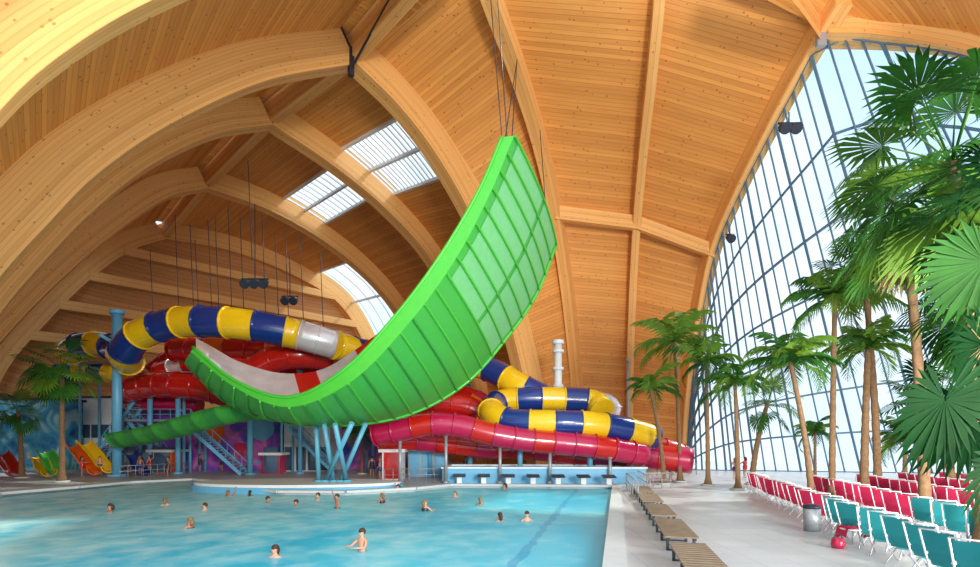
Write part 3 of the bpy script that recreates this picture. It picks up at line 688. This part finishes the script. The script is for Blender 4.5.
# ---------------------------------------------------------------- background buildings
def building(u0,u1,vt,d,dep,mat,label,win=0,wm='glassdark',trim='white'):
    a=W(u0,vt,d);b=W(u1,vt,d);w=b.x-a.x;h=a.z
    e=empty('pavilion',label,'building',((a.x+b.x)/2,d+dep/2,0))
    mb=MB(); mb.box((0,0,h/2),(w,dep,h)); obj('body',mb,[mat],parent=e)
    mb=MB(); mb.box((0,0,h+.1),(w+.5,dep+.5,.25)); obj('roof_slab',mb,[trim],parent=e)
    for k in range(win):
        x=-w/2+w*(k+.5)/win; mb=MB(); mb.box((x,-dep/2-.04,1.3),(w/win*.8,.1,2.4)); obj('window',mb,[wm],parent=e)
        if h>5: mb=MB(); mb.box((x,-dep/2-.04,4.2),(w/win*.8,.1,1.5)); obj('window',mb,[wm],parent=e)
building(182,282,412,52,5,'mural','two-storey pavilion painted with a blue and purple space mural',trim='dark')
building(284,330,424,51,4,'white','white pavilion with dark windows',4)
building(122,180,408,55,4,'purple','purple pavilion with dark windows',4,trim='dark')
building(-10,60,400,53,3,'mural2','sea mural pavilion behind the palms',0,trim='dark')
building(62,120,398,57,4,'white','white glazed changing block with dark windows',6,trim='dark')
building(332,380,424,55,4,'mural','mural painted pavilion under the slides',0,trim='dark')
building(380,440,420,56,4,'orange','orange-red pavilion under the slides',5,trim='dark')
building(408,447,441,43,2.5,'grey','grey lifeguard cabin beside the pool',3,'skyblue')
building(382,402,452,40,1.5,'white','small white kiosk on the deck',1,'red')
building(150,172,452,48,2,'orange','small orange hut on the children deck',1,trim='white')
building(262,280,455,47.5,1.5,'magenta','small pink hut near the stairs',1,trim='white')
for u,v,r,mt in ((215,432,1.0,'orange'),(262,428,1.3,'skyblue'),(240,450,.8,'magenta')):
    p=W(u,v,51.9); mb=MB(); mb.tube([(0,0,0),(0,-.06,0)],r,20); obj('wall_disc',mb,[mt],'round painted disc decoration on the mural wall','decoration',loc=p)
def stairs(u,d,w,h,run,label,sgn=1):
    p=W(u,440,d); e=empty('staircase',label,'stairs',(p.x,d,0)); n=int(h/.25); mb=MB()
    for k in range(n): mb.box((sgn*run*(k/n),0,h*(k+1)/n-.04),(run/n*1.1,w,.08))
    obj('steps',mb,['grey'],parent=e)
    for y in(-w/2,w/2):
        mb=MB(); mb.bar((0,y,1),(sgn*run,y,h+1),.06,.06); mb.bar((0,y,.1),(sgn*run,y,h),.08,.3)
        for k in range(0,9): mb.cyl((sgn*run*k/8,y,h*k/8),(sgn*run*k/8,y,h*k/8+1),.03,6)
        obj('railing',mb,['skyblue'],parent=e)
stairs(245,46,1.6,5,5.5,'steel staircase with light blue railings',-1)
stairs(90,50,1.6,7,5,'steel staircase up to the slide tower',1)
stairs(335,49,1.5,4.5,4.5,'steel staircase beside the white pavilion',-1)
stairs(175,50,1.4,6,5,'steel staircase in front of the purple pavilion',-1)
def platform(u0,u1,v,d,dep,label):
    a=W(u0,v,d);b=W(u1,v,d);w=b.x-a.x;h=a.z; e=empty('slide_platform',label,'platform',((a.x+b.x)/2,d,0))
    mb=MB(); mb.box((0,0,h-.1),(w,dep,.2)); obj('deck',mb,['grey'],parent=e)
    for x in(-w/2+.2,w/2-.2):
        for y in(-dep/2+.2,dep/2-.2):
            mb=MB(); mb.cyl((x,y,0),(x,y,h-.2),.13,8); obj('leg',mb,['teal'],parent=e)
    mb=MB(); y=-dep/2
    for z in(.5,1.0): mb.bar((-w/2,y,h+z),(w/2,y,h+z),.05,.05)
    for k in range(int(w)+1): mb.cyl((-w/2+w*k/int(w),y,h),(-w/2+w*k/int(w),y,h+1),.03,6)
    obj('railing',mb,['skyblue'],parent=e)
platform(88,150,364,54,3,'high steel slide platform with blue railing'); platform(190,300,384,50,3,'steel slide platform behind the red tubes'); platform(285,372,402,50,3,'long steel gallery with blue railing'); platform(130,200,420,50,3,'low steel gallery with blue railing'); platform(395,470,384,51,3,'steel launch platform behind the red tubes')
def kid(u0,v0,u1,v1,d,mat,label):
    slide([(u0,v0,d+1.5),((u0+u1)/2,(v0+v1)/2-1,d+.7),(u1-2,v1-2,d),(u1+3,v1,d-.5)],.6,[mat],1.2,label,open_=True,name='kids_slide')
kid(72,442,92,468,44,'orange','orange open slide for small children'); kid(84,440,106,466,44,'yellow','yellow open slide for small children'); kid(44,448,56,469,43,'green','green open slide for small children'); kid(36,452,46,470,43,'yellow','short yellow open slide for small children'); kid(0,450,14,470,43,'red','red open slide for small children'); kid(130,450,142,470,45,'blue','blue open slide for small children')
def railing(a,b,label,n=6,h=1.0):
    a=Vector(a);b=Vector(b); mb=MB()
    for k in range(n+1):
        p=a.lerp(b,k/n); mb.cyl(p,p+Vector((0,0,h)),.03,6)
    for z in (h,h*.55): mb.cyl(a+Vector((0,0,z)),b+Vector((0,0,z)),.03,6)
    obj('railing',mb,['grey'],label,'railing',group='steel deck railings')
railing((7.7,26,0),(9.0,33,0),'steel railing at the pool corner'); railing((9.0,33,0),(12,33.2,0),'steel railing at the pool corner',5); railing(G(120,478),G(190,473),'steel railing on the far deck',10); railing((-8,38,0),(-3,38.3,0),'steel railing on the far deck',8)
railing((12.5,44,0),(19,46,0),'steel railing near the facade',8); railing((9.6,30,0),(10.6,36,0),'steel railing beside the walkway end',6)
def flood(u,v,d,label,top,n=3):
    p=W(u,v,d); e=empty('floodlight',label,'lamp',p); mb=MB(); mb.cyl((0,0,.3),(0,0,top),.04,6); obj('hanger',mb,['dark'],parent=e)
    for k in range(n):
        mb=MB(); mb.tube([((k-n/2+.5)*.7,-.3,-.2),((k-n/2+.5)*.7,.1,.1),((k-n/2+.5)*.7,.35,.2)],[.36,.3,.15],10); obj('lamp_head',mb,['dark'],parent=e)
    mb=MB(); mb.box((0,0,.3),(n*.7,.1,.1)); obj('crossbar',mb,['dark'],parent=e)
flood(255,283,38,'cluster of dark floodlights hanging from the arch',6,3); flood(789,128,32,'dark floodlight fixed to the timber rib',1.0,2); flood(730,238,41,'dark floodlight near the facade',1.2,1); flood(290,300,42,'small dark floodlight hanging by cables',4,2)
# ---------------------------------------------------------------- people
def body_mesh(pose,name,mat):
    V={}; E=[]
    def add(k,p,r,par=None):
        V[k]=(len(V),p,r)
        if par: E.append((V[par][0],V[k][0]))
    add('pel',(0,0,.95),(.15,.11)); add('wa',(0,0,1.1),(.125,.09),'pel'); add('ch',(0,0,1.3),(.155,.11),'wa'); add('nb',(0,0,1.44),(.09,.07),'ch'); add('ne',(0,.01,1.52),(.055,.055),'nb')
    add('jaw',(0,.025,1.59),(.07,.075),'ne'); add('hd',(0,.02,1.67),(.085,.10),'jaw'); add('tp',(0,.0,1.73),(.065,.075),'hd'); add('no',(0,.125,1.635),(.016,.02),'jaw')
    ar={'stand':((.28,.02,1.15),(.30,.12,.92)),'up':((.38,.02,1.55),(.42,.08,1.80)),'fwd':((.30,.18,1.22),(.22,.42,1.25)),'swim':((.30,.05,1.62),(.22,.05,1.88))}[pose]
    for s,t in((1,'r'),(-1,'l')):
        el,wr=ar
        if pose=='up' and s<0: el,wr=(.27,.02,1.15),(.38,.12,.98)
        m=lambda p:(p[0]*s,p[1],p[2])
        add('sh'+t,m((.185,0,1.40)),(.058,.058),'nb'); add('el'+t,m(el),(.042,.042),'sh'+t); add('wr'+t,m(wr),(.026,.028),'el'+t)
        d=(Vector(wr)-Vector(el)).normalized(); pm=Vector(wr)+d*.08; add('pa'+t,m(pm),(.034,.02),'wr'+t)
        sx=d.cross(Vector((0,1,0))).normalized() if abs(d.y)<.8 else Vector((1,0,0))
        for j,(o,l) in enumerate(((-.03,.07),(-.01,.085),(.01,.078),(.03,.06))):
            k1=pm+sx*o*1.15+d*(.035+l*.6); k2=pm+sx*o*1.2+d*(.035+l)+Vector((0,.012,0))
            add('f%d%s'%(j,t),m(k1),(.009,.009),'pa'+t); add('g%d%s'%(j,t),m(k2),(.007,.007),'f%d%s'%(j,t))
        th=Vector(wr)+d*.03+sx*-.045+Vector((0,.02,0)); add('th'+t,m(th),(.011,.011),'wr'+t); add('ti'+t,m(th+d*.04-sx*.008),(.009,.009),'th'+t)
        kn,an=((.11,.03,.50),(.12,-.03,.09)) 
        if pose=='stand' and s<0: kn,an=(.11,.10,.51),(.11,.06,.09)
        add('hi'+t,m((.095,0,.86)),(.09,.09),'pel'); add('kn'+t,m(kn),(.056,.058),'hi'+t); add('an'+t,m(an),(.035,.038),'kn'+t); add('to'+t,m((an[0]+.01,an[1]+.15,.035)),(.038,.026),'an'+t)
    me=bpy.data.meshes.new(name+'_cage'); me.from_pydata([v[1] for v in V.values()],E,[]); o=bpy.data.objects.new('tmp',me); COL.objects.link(o)
    md=o.modifiers.new('s','SKIN'); 
    for i,v in enumerate(V.values()): me.skin_vertices[0].data[i].radius=v[2]; me.skin_vertices[0].data[i].use_root=(i==0)
    sb=o.modifiers.new('u','SUBSURF'); sb.levels=1; sb.render_levels=1
    bpy.context.view_layer.update(); dg=bpy.context.evaluated_depsgraph_get(); r=bpy.data.meshes.new_from_object(o.evaluated_get(dg)); r.name=name
    bpy.data.objects.remove(o); r.materials.clear(); r.materials.append(M[mat])
    for p in r.polygons: p.use_smooth=True
    return r
def hair_mesh(mat,long=False):
    mb=MB(); mb.sphere((0,-.01,1.69),.115,12,0,(.92,1.08,1.0),zmin=-.15)
    if long: mb.tube([(0,-.09,1.7),(0,-.12,1.58),(0,-.11,1.44)],[.08,.085,.05],8)
    else: mb.tube([(0,-.06,1.69),(0,-.075,1.60)],[.08,.06],8)
    return mesh_of(mb,[mat],'hair')
def suit_mesh(mat,full=False):
    mb=MB(); mb.tube([(0,0,.84),(0,0,.92),(0,0,1.0),(0,0,1.06)],[.165,.19,.18,.155],14,caps=False)
    for s in(-1,1): mb.tube([(s*.095,0,.9),(s*.105,.01,.72)],[.112,.10],12,caps=False)
    if full: mb.tube([(0,0,1.04),(0,0,1.15),(0,0,1.3),(0,0,1.38)],[.15,.145,.175,.15],14,caps=False)
    return mesh_of(mb,[mat],'swimwear')
def eyes():
    mb=MB()
    for s in(-1,1): mb.sphere((s*.034,.108,1.665),.012,6)
    return mesh_of(mb,['dark'],'eyes')
BM={p:(body_mesh(p,'body_'+p,'skin'),body_mesh(p,'body_tan_'+p,'skin2')) for p in('stand','up','fwd')}
HM=[hair_mesh('hair'),hair_mesh('hairb',True),hair_mesh('hair',True)]; SU=[suit_mesh('blue'),suit_mesh('red',True),suit_mesh('dark',True)]; EY=eyes()
def person(p,pose,rz,label,tan=0,hair=0,suit=0,sc_=1.0):
    e=bpy.data.objects.new('person',BM[pose][tan]); COL.objects.link(e); e['label']=label; e['category']='person'; e.location=p; e.rotation_euler=(0,0,rz); e.scale=(sc_,)*3
    for nm,me in(('hair',HM[hair]),('swimwear',SU[suit]),('eyes',EY)):
        c=bpy.data.objects.new(nm,me); COL.objects.link(c); c.parent=e
wp=lambda u,v,dep:(lambda g:Vector((g.x,g.y,-.2-dep)))(G(u,v,-.2))
hs=['short dark hair','long fair hair','long dark hair']; su_=['blue trunks','red swimsuit','dark swimsuit']
pool=[(362,551,'fwd',2.6,1.0),(190,528,'fwd',1.2,1.28),(275,557,'stand',3,1.34),(337,508,'up',2.2,.98),(425,511,'fwd',-.6,1.15),(500,521,'stand',.4,1.33),(527,521,'fwd',3.1,1.28),(382,503,'stand',.9,1.15),(398,492,'up',2,1.2),(268,503,'fwd',-1,1.33),(455,497,'stand',2.8,1.33),(250,496,'stand',.3,1.35),(318,500,'fwd',1.9,1.28),(228,496,'up',0,1.33),(505,489,'stand',1,1.28),(296,506,'stand',2,1.36),(165,505,'stand',.5,1.33),(110,512,'fwd',2.5,1.3),(205,510,'stand',1.4,1.34),(480,505,'fwd',.2,1.3)]
act={'fwd':'reaching both arms forward','stand':'standing arms lowered','up':'raising one arm'}
for i,(u,v,po,rz,dep) in enumerate(pool):
    h,s=i%3,(i*2)%3
    person(wp(u,v,dep),po,rz,'person with %s in pool, %s'%(hs[h],act[po]),i%2,h,s,.95)
deck=[(140,476,'stand'),(150,474,'up'),(168,477,'stand'),(100,476,'stand'),(82,477,'fwd'),(372,477,'stand'),(380,480,'up'),(392,476,'fwd'),(670,481,'stand'),(735,480,'stand'),(745,478,'fwd'),(465,476,'stand'),(222,472,'stand'),(120,474,'stand'),(200,472,'fwd'),(132,473,'stand')]
for i,(u,v,po) in enumerate(deck):
    h,s=(i+1)%3,i%3; g=G(u,v); person(g,po,i*1.3,'person with %s in %s on the deck'%(hs[h],su_[s]),(i+1)%2,h,s)
# ---------------------------------------------------------------- light
w=bpy.data.worlds.new('World'); sc.world=w; w.use_nodes=True; nt=w.node_tree; bg=nt.nodes['Background']
tc=nt.nodes.new('ShaderNodeTexCoord'); sp=nt.nodes.new('ShaderNodeSeparateXYZ'); cr=nt.nodes.new('ShaderNodeValToRGB')
cr.color_ramp.elements[0].position=0.0; cr.color_ramp.elements[0].color=(0.72,0.86,.98,1); cr.color_ramp.elements[1].position=0.8; cr.color_ramp.elements[1].color=(0.42,0.66,.95,1)
cn=nt.nodes.new('ShaderNodeTexNoise'); cn.inputs['Scale'].default_value=2.2; cn.inputs['Detail'].default_value=6; nt.links.new(tc.outputs['Generated'],cn.inputs['Vector'])
cc=nt.nodes.new('ShaderNodeValToRGB'); cc.color_ramp.elements[0].position=.42; cc.color_ramp.elements[1].position=.66; nt.links.new(cn.outputs['Fac'],cc.inputs[0])
cm=nt.nodes.new('ShaderNodeMix'); cm.data_type='RGBA'; cm.inputs[7].default_value=(1,1,1,1); nt.links.new(cc.outputs[0],cm.inputs[0]); nt.links.new(cr.outputs[0],cm.inputs[6])
nt.links.new(tc.outputs['Generated'],sp.inputs[0]); nt.links.new(sp.outputs[2],cr.inputs[0]); nt.links.new(cm.outputs[2],bg.inputs[0]); bg.inputs[1].default_value=1.05
def area(loc,tgt,size,power,col=(1,.96,.9)):  # unseen soft fill lamp, added out of view to brighten roof and slides
    l=bpy.data.lights.new('fill_light','AREA'); l.size=size; l.energy=power; l.color=col; o=bpy.data.objects.new('fill_light',l); COL.objects.link(o); o.location=loc
    o.rotation_euler=(Vector(tgt)-Vector(loc)).to_track_quat('-Z','Y').to_euler(); o['label']='large soft fill light added to brighten the hall'; o['category']='lamp'
area((14,-26,12),(-12,44,13),8,18000); area((16,6,3),(4,45,24),6,3600,(1,.93,.82))
sn=bpy.data.lights.new('sun','SUN'); sn.energy=2.8; sn.angle=.05; sn.color=(1,.93,.82); so=bpy.data.objects.new('sun',sn); COL.objects.link(so)
so.rotation_euler=Vector((-.6,-.25,-.75)).to_track_quat('-Z','Y').to_euler(); so['label']='sunlight'; so['category']='light'
# ---------------------------------------------------------------- camera
cam=bpy.data.cameras.new('camera'); co=bpy.data.objects.new('camera',cam); COL.objects.link(co); co.location=(0,0,EYE); co.rotation_euler=(math.pi/2,0,0)
cam.sensor_width=36; cam.lens=36*F/980; cam.shift_y=(HOR-283.5)/980; cam.clip_end=500; sc.camera=co
sc.view_settings.view_transform='Standard'; sc.view_settings.look='None'; sc.view_settings.exposure=0.45
